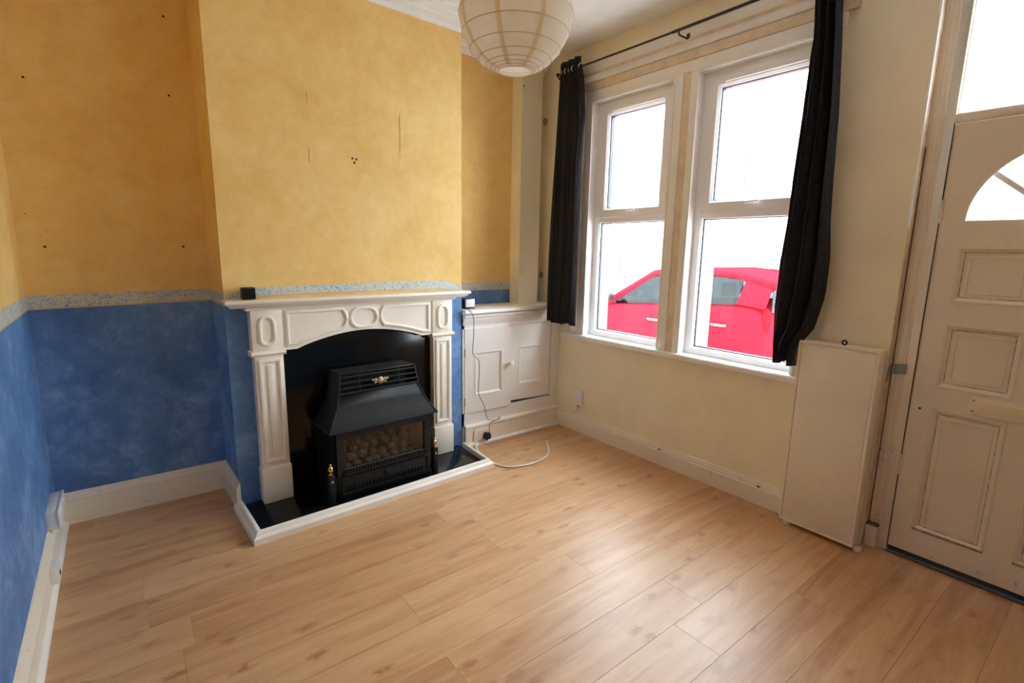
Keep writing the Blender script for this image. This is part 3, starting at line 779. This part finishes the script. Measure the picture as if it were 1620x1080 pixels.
# grille bars
gv = lambda z: .318 + (.302-.318)*(z-.625)/.113
gh = lambda z: .247 + (.231-.247)*(z-.625)/.113
MB().box(-.225, .225, .270, .274, .62, .735, tf=G).build('grille_back', 'stove_dark', hood)
for z in (.632, .660, .690, .722):
    MB().tube([G(-gh(z)+.002, gv(z), z), G(gh(z)-.002, gv(z), z)], .006 if z in (.632, .722) else .005, 8).build('grille_bar', 'stove_black', hood)
for u in (-.125, 0, .125):
    MB().tube([G(u, gv(.628), .628), G(u*.97, gv(.736), .736)], .004, 8).build('grille_upright', 'stove_black', hood)
em = MB().lathe([(.020, 0), (.021, .005), (.015, .010), (.006, .013)], (0, 0, 0), 16, 'y'); em.v = [G(a, gv(.68)+.006+b, .68+c) for a, b, c in em.v]
emo = em.build('emblem', 'old_brass', hood)
for sgn in (-1, 1):
    for du, dz, rr in ((.028, .004, .012), (.044, .006, .008), (.03, -.010, .008)):
        MB().ball(G(sgn*du, gv(.68)+.008, .68+dz), rr, 10, 6, (1.1, .5, .9)).build('leaf', 'old_brass', emo)

# ------------------------------------------------------------------ curtains and pole
def interp(tab, z):
    tab = sorted(tab, key=lambda p: p[1])
    if z <= tab[0][1]: return tab[0][0]
    for (a, za), (b, zb_) in zip(tab, tab[1:]):
        if z <= zb_: return a+(b-a)*(z-za)/(zb_-za)
    return tab[-1][0]
RX, RZ = 2.712, 2.700
def curtain(left, right, ztop, zbot, folds, label, seed, push=0):
    rn = random.Random(seed)
    c = empty('curtain', (RX, (left[0][0]+right[0][0])/2, zbot), label, 'curtain', 'black eyelet curtains')
    NZ, NT_ = 40, folds*12
    ph = [rn.uniform(0, 6.28) for _ in range(6)]
    rings = []
    for i in range(NZ+1):
        t = i/NZ; z = zbot+(ztop-zbot)*t
        yl, yr_ = interp(left, z), interp(right, z); row = []
        for j in range(NT_+1):
            s = j/NT_
            wob = .012*sin(2.1*z+ph[0]+3*s)*(1-t) + .01*sin(5*s+ph[1]+1.3*z)*(1-t)
            a = 2*pi*folds*s + .5*sin(1.2*z+ph[2])*(1-t)
            amp = .034 + .008*sin(3*s+ph[3]) - .006*(1-t)*sin(7*s+ph[4])
            x = RX + amp*sin(a) + wob
            y = yl+(yr_-yl)*(s+.16/folds*sin(2*a+.4)) 
            zz = z + (.010*sin(a*.5+ph[5]) if i == 0 else 0) + (.006*sin(a) if i == NZ else 0)
            sh_ = push*max(0, min(1, (1.7-z)/.65)); x = min(x, 2.757)-sh_
            row.append((x, y*(1-sh_/RX), zz))
        rings.append(row)
    mb = MB().loft(rings, closed=False, caps=False)
    o = mb.build('fabric', 'black_cloth', c, smooth=80)
    sd = o.modifiers.new('thickness', 'SOLIDIFY'); sd.thickness = .004; sd.offset = 0
    for j in range(1, 2*folds+1):
        s = (j-(.12 if j == 2*folds else 0))/(2*folds)
        yl, yr_ = interp(left, RZ), interp(right, RZ); y = yl+(yr_-yl)*s
        p = [(RX+.020*cos(q), y+.004*cos(q)*(1 if j % 2 else -1), RZ+.020*sin(q)) for q in [2*pi*k/20 for k in range(20)]]
        MB().tube(p, .0042, 8, closed=True).build('eyelet', 'chrome', c)
    return c
LL = [(2.962, 2.768), (2.976, 2.422), (2.989, 1.885), (2.998, 1.408), (3.012, .882)]
LR = [(2.752, 2.72), (2.715, 2.63), (2.682, 2.366), (2.705, 2.05), (2.70, 1.412), (2.70, .889)]
curtain(LL, LR, 2.768, .885, 3, 'black eyelet curtain hanging at the chimney side of the windows', 3, .075)
RL = [(1.216, 2.76), (1.213, 2.601), (1.201, 2.448), (1.205, 2.372), (1.211, 2.233), (1.214, 2.099), (1.228, 1.805), (1.233, 1.612), (1.251, 1.413), (1.259, 1.153), (1.240, .878)]
RR = [(1.10, 2.76), (1.093, 2.56), (1.076, 2.385), (1.055, 2.069), (1.049, 1.788), (1.041, 1.578), (1.026, 1.417), (1.028, 1.226), (1.06, 1.06), (1.116, .97), (1.118, .87)]
curtain(RL, RR, 2.768, .872, 3, 'black eyelet curtain hanging at the front door side of the windows', 8)
pole = empty('curtain_pole', (RX, 2.0, RZ), 'thin black metal curtain pole above both windows', 'curtain pole')
MB().tube([(RX, 2.985, RZ), (RX, 1.97, RZ-.004)], .0065, 10).build('thin_tube', 'black_metal', pole)
MB().tube([(RX, 2.0, RZ-.004), (RX, .93, RZ+.004)], .0085, 10).build('thick_tube', 'black_metal', pole)
for y in (2.985, .93): MB().ball((RX, y, RZ), .014, 12, 8).build('finial', 'black_metal', pole)
for y in (1.955, 2.975, .96):
    br = MB().tube([(XW-.013, y, RZ-.03), (RX+.006, y, RZ-.03), (RX, y, RZ-.026), (RX, y, RZ-.008)], .005, 8).build('bracket', 'black_metal', pole)
    B(XW-.018, XW-.0135 if y == 1.955 else XW, y-.010, y+.010, RZ-.06, RZ).build('bracket_plate', 'black_metal', br)

# ------------------------------------------------------------------ paper lantern
LC, LRD = Vector((1.083, 1.40, 2.160)), .182
ln = empty('paper_lantern', (LC.x, LC.y, ZC), 'round cream paper lantern shade hanging from the ceiling', 'lamp')
angs = [17, 21, 25.5, 31, 40, 53, 70, 89, 108, 126, 140, 152, 163]
prof = [(LRD*sin(math.radians(a)), -LRD*cos(math.radians(a))*.97) for a in angs]
rings = []
fin = []
for i, (a, b) in enumerate(zip(prof, prof[1:])):
    fin += [a, ((a[0]+b[0])/2*.997, (a[1]+b[1])/2)]
fin.append(prof[-1])
shade = MB().lathe(fin, LC, 40, caps=False).build('shade', 'lantern_paper', ln, smooth=20)
for rr, h in prof:
    MB().tube([(LC.x+(rr+.0006)*cos(2*pi*k/48), LC.y+(rr+.0006)*sin(2*pi*k/48), LC.z+h) for k in range(48)], .0010, 6, closed=True).build('rib', 'rib_tan', shade)
for k in range(8):
    a = 2*pi*(k-.23)/8; mb = MB(); row = []
    for rr, h in fin:
        w_ = .0075/max(rr, .03)
        row.append([(LC.x+(rr+.0009)*cos(a+s*w_), LC.y+(rr+.0009)*sin(a+s*w_), LC.z+h) for s in (-1, 0, 1)])
    mb.loft(row, closed=False, caps=False).build('seam', 'lantern_seam', shade, smooth=60)
MB().tube([(LC.x, LC.y, ZC-.03), (LC.x, LC.y, LC.z+.13)], .003, 8).build('flex', 'white_plastic', ln)
MB().lathe([(.018, -.05), (.022, -.045), (.022, .0), (.012, .02), (.006, .03)], (LC.x, LC.y, LC.z+.10), 14).build('lamp_holder', 'white_plastic', ln)
MB().lathe([(.045, 0), (.045, -.012), (.030, -.028), (.008, -.034)], (LC.x, LC.y, ZC), 20).build('ceiling_rose', 'white_plastic', ln)
for k in range(2):
    a = pi*k/2
    MB().tube([(LC.x-.06*cos(a), LC.y-.06*sin(a), LC.z+.160), (LC.x, LC.y, LC.z+.150), (LC.x+.06*cos(a), LC.y+.06*sin(a), LC.z+.160)], .0015, 6).build('wire_frame', 'chrome', ln)

# ------------------------------------------------------------------ leaning white panel box
px0, px1, py0, py1, pz0, pz1 = 2.708, 2.795, .752, 1.102, .024, 1.0
pb = empty('panel_box', ((px0+px1)/2, (py0+py1)/2, 0), 'tall cream boxed panel on small castors standing beside the front door', 'panel')
B(px0+.006, px1, py0, py1, pz0, pz1-.003).build('box', 'panel_white', pb, bevel=.003)
B(px0, px0+.0055, py0+.014, py1-.014, pz0+.012, pz1-.014).build('face', 'panel_white', pb, bevel=.002)
MB().ring(rect(py0, py1, pz0, pz1), [(0, 0), (0, .010), (-.012, .010), (-.013, 0)], lambda p, h, q: (px0+.008-h, p, q)).build('edge_strip', 'panel_white', pb)
B(px1-.0, px1+.004, py0+.004, py1-.004, pz0+.004, pz1-.006).build('back', 'bare_wood', pb)
MB().tube([(2.752, .915+.010*cos(2*pi*k/16), pz1+.010+.010*sin(2*pi*k/16)) for k in range(16)], .004, 8, closed=True).build('hanging_ring', 'black_metal', pb)
for (x, y) in ((2.722, 1.065), (2.742, .738), (2.775, 1.07)):
    ca = MB().lathe([(.015, 0), (.0175, .003), (.0175, .019), (.015, .0225)], (x, y, .0005), 16).build('castor', 'white_plastic', pb)
    if y < .75: MB().tube([(x, y+.005, .017), (x, y+.024, .030)], .004, 6).build('stem', 'old_brass', ca)

# ------------------------------------------------------------------ sockets, leads and small things
# double socket on cupboard plinth
py = CF-.0205
so = empty('double_socket', (2.03, py, .075), 'white double socket on the cupboard plinth with a black plug', 'socket')
B(1.965, 2.095, py-.010, py, .030, .112).build('face_plate', 'white_plastic', so, bevel=.003)
for x in (1.990, ):
    for dx, dz, w_, h_ in ((0, .018, .004, .008), (-.011, -.002, .007, .004), (.011, -.002, .007, .004)):
        B(x+dx-w_/2+.01, x+dx+w_/2+.01, py-.0108, py-.009, .066+dz-h_/2, .066+dz+h_/2).build('pin_hole', 'hole_dark', so, smooth=0)
for x in (2.016, 2.042): B(x-.005, x+.005, py-.013, py-.009, .088, .104).build('rocker_switch', 'white_plastic', so, bevel=.001)
pg = empty('mains_plug', (2.068, py-.011, .05), 'black mains plug pushed into the white double socket', 'plug')
MB().prism([(2.046, .036), (2.092, .036), (2.096, .060), (2.086, .088), (2.052, .088), (2.042, .060)], lambda a, b, h: (a, h, b), py-.046, py-.0105).build('body', 'black_plastic', pg, bevel=.005)
MB().tube([(2.068, py-.030, .036), (2.068, py-.032, .024)], .005, 8).build('cord_grip', 'black_plastic', pg)
# little device on the cupboard top
dv = empty('router_box', (1.95, 3.02, 1.006), 'small black box with a pale face on the alcove cupboard', 'electronic box')
MB().prism([(1.912, 1.0085), (2.002, 1.0085), (2.002, 1.083), (1.912, 1.083)], lambda a, b, h: (a, h, b), 3.005, 3.045).build('case', 'black_plastic', dv, bevel=.003)
B(1.922, 1.996, 3.002, 3.0055, 1.022, 1.077).build('face', 'white_plastic', dv, bevel=.001)
wp = [(1.93, 3.0, 1.015), (1.914, 2.955, 1.012), (1.925, 2.930, .99), (1.951, 2.944, .935), (1.957, 2.955, .828), (1.953, 2.958, .691), (2.002, 2.957, .640), (2.008, 2.956, .545), (2.003, 2.956, .395), (2.049, 2.955, .300), (2.078, 2.952, .192), (2.131, 2.951, .166), (2.19, 2.948, .166), (2.187, 2.945, .182), (2.160, 2.945, .168), (2.10, 2.944, .150), (2.085, 2.930, .110), (2.068, 2.925, .030)]
def smoothpath(P, k=4):
    P = [Vector(p) for p in P]; out = []
    for i in range(len(P)-1):
        a, b, c, d = P[max(i-1, 0)], P[i], P[i+1], P[min(i+2, len(P)-1)]
        for j in range(k):
            t = j/k; out.append(.5*((2*b)+(c-a)*t+(2*a-5*b+4*c-d)*t*t+(3*b-a-3*c+d)*t**3))
    return out+[P[-1]]
MB().tube(smoothpath(wp), .0022, 6).build('power_lead', 'black_plastic', label='thin dark lead trailing down the cupboard door to the plug', cat='cable')
cp = [(1.985, 2.935, .030), (1.955, 2.915, .012), (1.925, 2.84, .0075), (1.902, 2.74, .0075), (1.895, 2.655, .0075), (1.898, 2.57, .0075), (1.93, 2.505, .0075), (1.99, 2.470, .0075), (2.08, 2.45, .0075), (2.17, 2.455, .0075), (2.26, 2.485, .0075), (2.335, 2.545, .0075), (2.40, 2.63, .0075), (2.455, 2.70, .0075)]
cx = empty('aerial_cable', (2.1, 2.6, 0), 'white aerial cable looped on the floor beside the hearth', 'cable')
sh = Vector((.06, -.02, 0))
MB().tube([p for p in smoothpath(cp)], .0058, 8).build('sheath', 'white_plastic', cx)
MB().tube([(2.455, 2.70, .0078), (2.475, 2.722, .0085)], .0062, 8).build('connector', 'coin_metal', cx)
MB().tube([(2.475, 2.722, .0085), (2.490, 2.740, .009)], .002, 6).build('core', 'old_brass', cx)
# thin white cable clipped along plinth to corner
MB().tube(smoothpath([(1.99, CF-.050, .007), (2.2, CF-.047, .008), (2.45, CF-.048, .009), (2.62, CF-.047, .012), (2.78, CF-.045, .030)]), .004, 6).build('bell_wire', 'white_plastic', label='thin white wire running along the foot of the cupboard plinth', cat='cable')
# blank plate on window wall
so2 = empty('telephone_socket', (XW, 2.73, .21), 'white wall socket below the window near the cupboard', 'socket')
B(XW-.018, XW, 2.688, 2.782, .218, .345).build('face_plate', 'white_plastic', so2, bevel=.004)
MB().tube([(XW-.012, 2.735, .218), (XW-.016, 2.738, .195), (XW-.010, 2.775, .150), (XW-.012, 2.81, .128)], .003, 6).build('flex', 'white_plastic', so2)
MB().lathe([(.007, 0), (.008, .006), (.006, .016)], (XW-.013, 2.735, .203), 8).build('gland', 'old_brass', so2)
# sockets by the left skirting
so3 = empty('surface_socket', (XL+.02, 3.0, .165), 'white surface mounted socket box low on the blue left wall', 'socket')
B(XL, XL+.040, 2.86, 3.10, .168, .252).build('back_box', 'white_plastic', so3, bevel=.003)
B(XL+.040, XL+.050, 2.855, 3.105, .165, .255).build('face_plate', 'white_plastic', so3, bevel=.003)
for y in (2.92, 3.04): B(XL+.050, XL+.053, y-.006, y+.006, .225, .242).build('rocker_switch', 'white_plastic', so3)
so4 = empty('telephone_socket', (XL+.036, 2.7, .05), 'small white phone socket fixed to the left skirting board', 'socket')
B(XL+.0205, XL+.046, 2.60, 2.685, .045, .115).build('face_plate', 'white_plastic', so4, bevel=.003)
B(XL+.046, XL+.048, 2.63, 2.655, .065, .08).build('jack', 'hole_dark', so4)
# black box on the mantel
bk = empty('sensor_box', CH(-.62, .04, 1.150), 'small black box standing on the left end of the mantel shelf', 'electronic box')
MB().box(-.655, -.590, .020, .062, 1.1505, 1.212, tf=CH).build('case', 'black_plastic', bk, bevel=.004)
MB().box(-.650, -.595, .062, .0635, 1.157, 1.206, tf=CH).build('front', 'stove_dark', bk)

# ------------------------------------------------------------------ outside: street, car, houses opposite
GZ = -.22
B(3.12, 4.9, -14, 26, GZ-.1, -.10).build('pavement', 'paving', label='pale paved footway outside the window', kind='structure')
B(4.9, 5.04, -14, 26, GZ-.1, -.11).build('kerb', 'kerb_stone', label='stone kerb at the edge of the footway', kind='structure')
B(5.04, 8.7, -14, 26, GZ-.2, GZ).build('road', 'asphalt', label='grey road outside the house', kind='structure')
B(8.7, 12.0, -14, 26, GZ-.1, -.12).build('pavement_opposite', 'paving', label='pale paved footway across the road', kind='structure')

HX = 12.0
def house(y0, y1, mat, label):
    h = empty('terraced_house', (HX, (y0+y1)/2, -.12), label, 'house')
    B(HX, HX+5, y0, y1-.01, -.12, 4.2).build('wall', mat, h)
    MB().prism([(HX-.2, 4.15), (HX+2.5, 5.5), (HX+5.2, 4.15), (HX+5.2, 4.25), (HX+2.5, 5.62), (HX-.2, 4.25)], along_y, y0, y1-.01).build('roof', 'slate', h)
    for (a, b, z0, z1) in ((y0+2.15, y0+2.95, .50, 1.45), (y0+.6, y0+1.9, 2.8, 3.9), (y0+2.8, y0+3.8, 2.8, 3.9)):
        wn = MB().ring(rect(a, b, z0, z1), [(0, 0), (0, .06), (-.08, .06), (-.08, 0)], lambda p, q, r_: (HX-q, p, r_)).build('window', 'white_upvc', h)
        B(HX-.03, HX-.015, a+.08, b-.08, z0+.08, z1-.08).build('pane', 'grey_glass', wn)
        B(HX-.15, HX, a-.1, b+.1, z0-.12, z0).build('sill', 'kerb_stone', wn)
    dr = B(HX-.06, HX, y0+.6, y0+1.5, -.10, 2.0).build('front_door', 'white_upvc', h)
    B(HX+2.2, HX+2.9, y0+.1, y0+.7, 5.2, 6.3).build('chimney', 'facade_brick', h)
    return h
hs = [(-1.7, 'facade_render', 'pale rendered terraced house directly opposite the front door'), (2.8, 'facade_render', 'pale rendered terraced house standing behind the rear of the red car'), (7.3, 'facade_render', 'pale rendered terraced house seen past the front of the red car'), (11.8, 'facade_brick', 'brick fronted terraced house at the left end of the row opposite')]
for y, mt, lb in hs: house(y, y+4.5, mt, lb)

# --- red hatchback; s along length from rear, facing +y
CY, CXN, CWD = 2.57, 5.42, 1.60
car = empty('hatchback_car', (CXN+CWD/2, CY+1.7, GZ), 'red hatchback car parked in the street outside the windows', 'car')
K = lambda s, o, z: (CXN+CWD/2 - o, CY+s, GZ+z)      # o: offset from centre line, + towards the house
st = [(0.00, .64, .34, .62, .82), (.05, .74, .28, .64, .98), (.16, .78, .22, .64, 1.09), (.45, .80, .20, .62, 1.09), (1.0, .80, .20, .60, 1.045), (1.6, .80, .20, .58, .995), (2.1, .80, .20, .57, .955), (2.4, .79, .20, .56, .92), (2.8, .76, .21, .54, .85), (3.15, .70, .23, .50, .76), (3.32, .60, .28, .46, .66), (3.42, .48, .32, .42, .54)]
rings = []
for s_, hw, zb0, zm, zt in st:
    half_ = [(hw*.90, zb0), (hw*.985, zb0+.12), (hw, zm), (hw*.985, (zm+zt)/2+.05), (hw*.955, zt-.03), (hw*.90, zt), (hw*.45, zt+.02)]
    rings.append([K(s_, o, z) for o, z in half_] + [K(s_, -o, z) for o, z in reversed(half_)])
bodyc = MB().loft(rings).build('body', 'car_red', car, smooth=50)
sb = bodyc.modifiers.new('round', 'SUBSURF'); sb.levels = 1; sb.render_levels = 2
rst = [(.04, .56, 1.34), (.18, .585, 1.40), (.5, .605, 1.45), (.9, .61, 1.48), (1.3, .605, 1.465), (1.62, .585, 1.41)]
rings = []
for s_, hw, zt in rst:
    rings.append([K(s_, o, zt - .05*(o/hw)**4 + d_) for d_, seq in ((0, [hw*(1-2*i/10) for i in range(11)]), (-.035, [-hw*(1-2*i/10) for i in range(11)])) for o in seq])
MB().loft(rings).build('roof', 'car_red', car, smooth=60)
def bar(p, q, w0, w1, name='pillar', mat='car_red'):
    return MB().tube([p, [(p[i]+q[i])/2 for i in range(3)], q], [w0, (w0+w1)/2, w1], 8).build(name, mat, car)
for sg in (1, -1):
    bar(K(2.28, sg*.735, .93), K(1.60, sg*.575, 1.385), .055, .045)
    MB().tube([K(1.62, sg*.585, 1.375), K(1.3, sg*.605, 1.425), K(.9, sg*.61, 1.44), K(.5, sg*.605, 1.41), K(.18, sg*.585, 1.36), K(.05, sg*.56, 1.31)], [.045, .04, .04, .04, .045, .045], 8).build('roof_rail', 'car_red', car)
    bar(K(1.08, sg*.755, 1.03), K(1.08, sg*.595, 1.43), .028, .026, 'door_pillar', 'car_black')
    a = [K(.07, sg*.72, 1.06), K(.36, sg*.765, 1.09), K(.34, sg*.605, 1.41), K(.06, sg*.575, 1.33)]
    b = [(p[0]+sg*.05, p[1], p[2]) for p in a]
    MB().loft([a, b]).build('rear_pillar', 'car_red', car, bevel=.01)
    def pane(nm, pts):
        o = MB().add(pts, [(0, 1, 2, 3)]).build(nm, 'car_glass', car, smooth=0)
        sd_ = o.modifiers.new('thickness', 'SOLIDIFY'); sd_.thickness = .005
    pane('front_side_glass', [K(2.22, sg*.738, .94), K(1.10, sg*.755, 1.03), K(1.10, sg*.600, 1.425), K(1.62, sg*.585, 1.38)])
    pane('rear_side_glass', [K(1.06, sg*.755, 1.03), K(.36, sg*.757, 1.09), K(.36, sg*.605, 1.405), K(1.06, sg*.600, 1.425)])
    for s_ in (.45, 2.80):
        wl = MB().lathe([(.10, -.09), (.27, -.09), (.285, -.06), (.285, .06), (.27, .09), (.10, .09)], K(s_, sg*.70, .285), 24, 'x').build('wheel', 'tyre', car)
        MB().lathe([(.02, -.10), (.19, -.095), (.20, -.05), (.20, .05), (.19, .095), (.02, .10)], K(s_, sg*.70, .285), 20, 'x').build('hub_cap', 'alloy', wl)
    mi = MB().ball(K(2.12, sg*.88, 1.045), .085, 12, 8, (1.0, .55, .75)).build('door_mirror', 'car_black', car)
    MB().tube([K(2.12, sg*.76, .98), K(2.12, sg*.84, 1.02)], .02, 8).build('mirror_arm', 'car_black', mi)
    for s_ in (1.34, .44):
        zz = .80 if s_ > 1 else .84
        MB().tube([K(s_, sg*.800, zz), K(s_+.03, sg*.826, zz), K(s_+.15, sg*.826, zz), K(s_+.18, sg*.800, zz)], .014, 8).build('door_handle', 'alloy', car)
    MB().tube([K(1.08, sg*.785, 1.02), K(1.08, sg*.797, .7), K(1.06, sg*.790, .30)], .006, 6).build('door_seam', 'car_black', car)
    MB().ball(K(.06, sg*.66, .92), .10, 10, 8, (.6, .5, 1.5)).build('tail_light', 'tail_red', car)
    MB().ball(K(3.20, sg*.56, .66), .10, 10, 8, (.9, 1.2, .7)).build('head_light', 'alloy', car)
def pane2(nm, pts):
    o = MB().add(pts, [(0, 1, 2, 3)]).build(nm, 'car_glass', car, smooth=0)
    sd_ = o.modifiers.new('thickness', 'SOLIDIFY'); sd_.thickness = .005
pane2('windscreen', [K(2.32, .72, .93), K(2.32, -.72, .93), K(1.63, -.57, 1.39), K(1.63, .57, 1.39)])
pane2('rear_window', [K(.03, .62, 1.02), K(.03, -.62, 1.02), K(.07, -.54, 1.33), K(.07, .54, 1.33)])
for s_ in (1.20, .50):
    for o in (.36, -.36):
        se = MB().box(o-.22, o+.22, -.09, .09, .45, 1.06, tf=lambda a, b, c: K(s_+b-.18*(c-.45), a, c)).build('seat', 'car_seat', car, bevel=.03)
        MB().box(o-.13, o+.13, -.05, .05, 1.08, 1.27, tf=lambda a, b, c: K(s_-.12+b, a, c)).build('headrest', 'car_seat', se, bevel=.03)
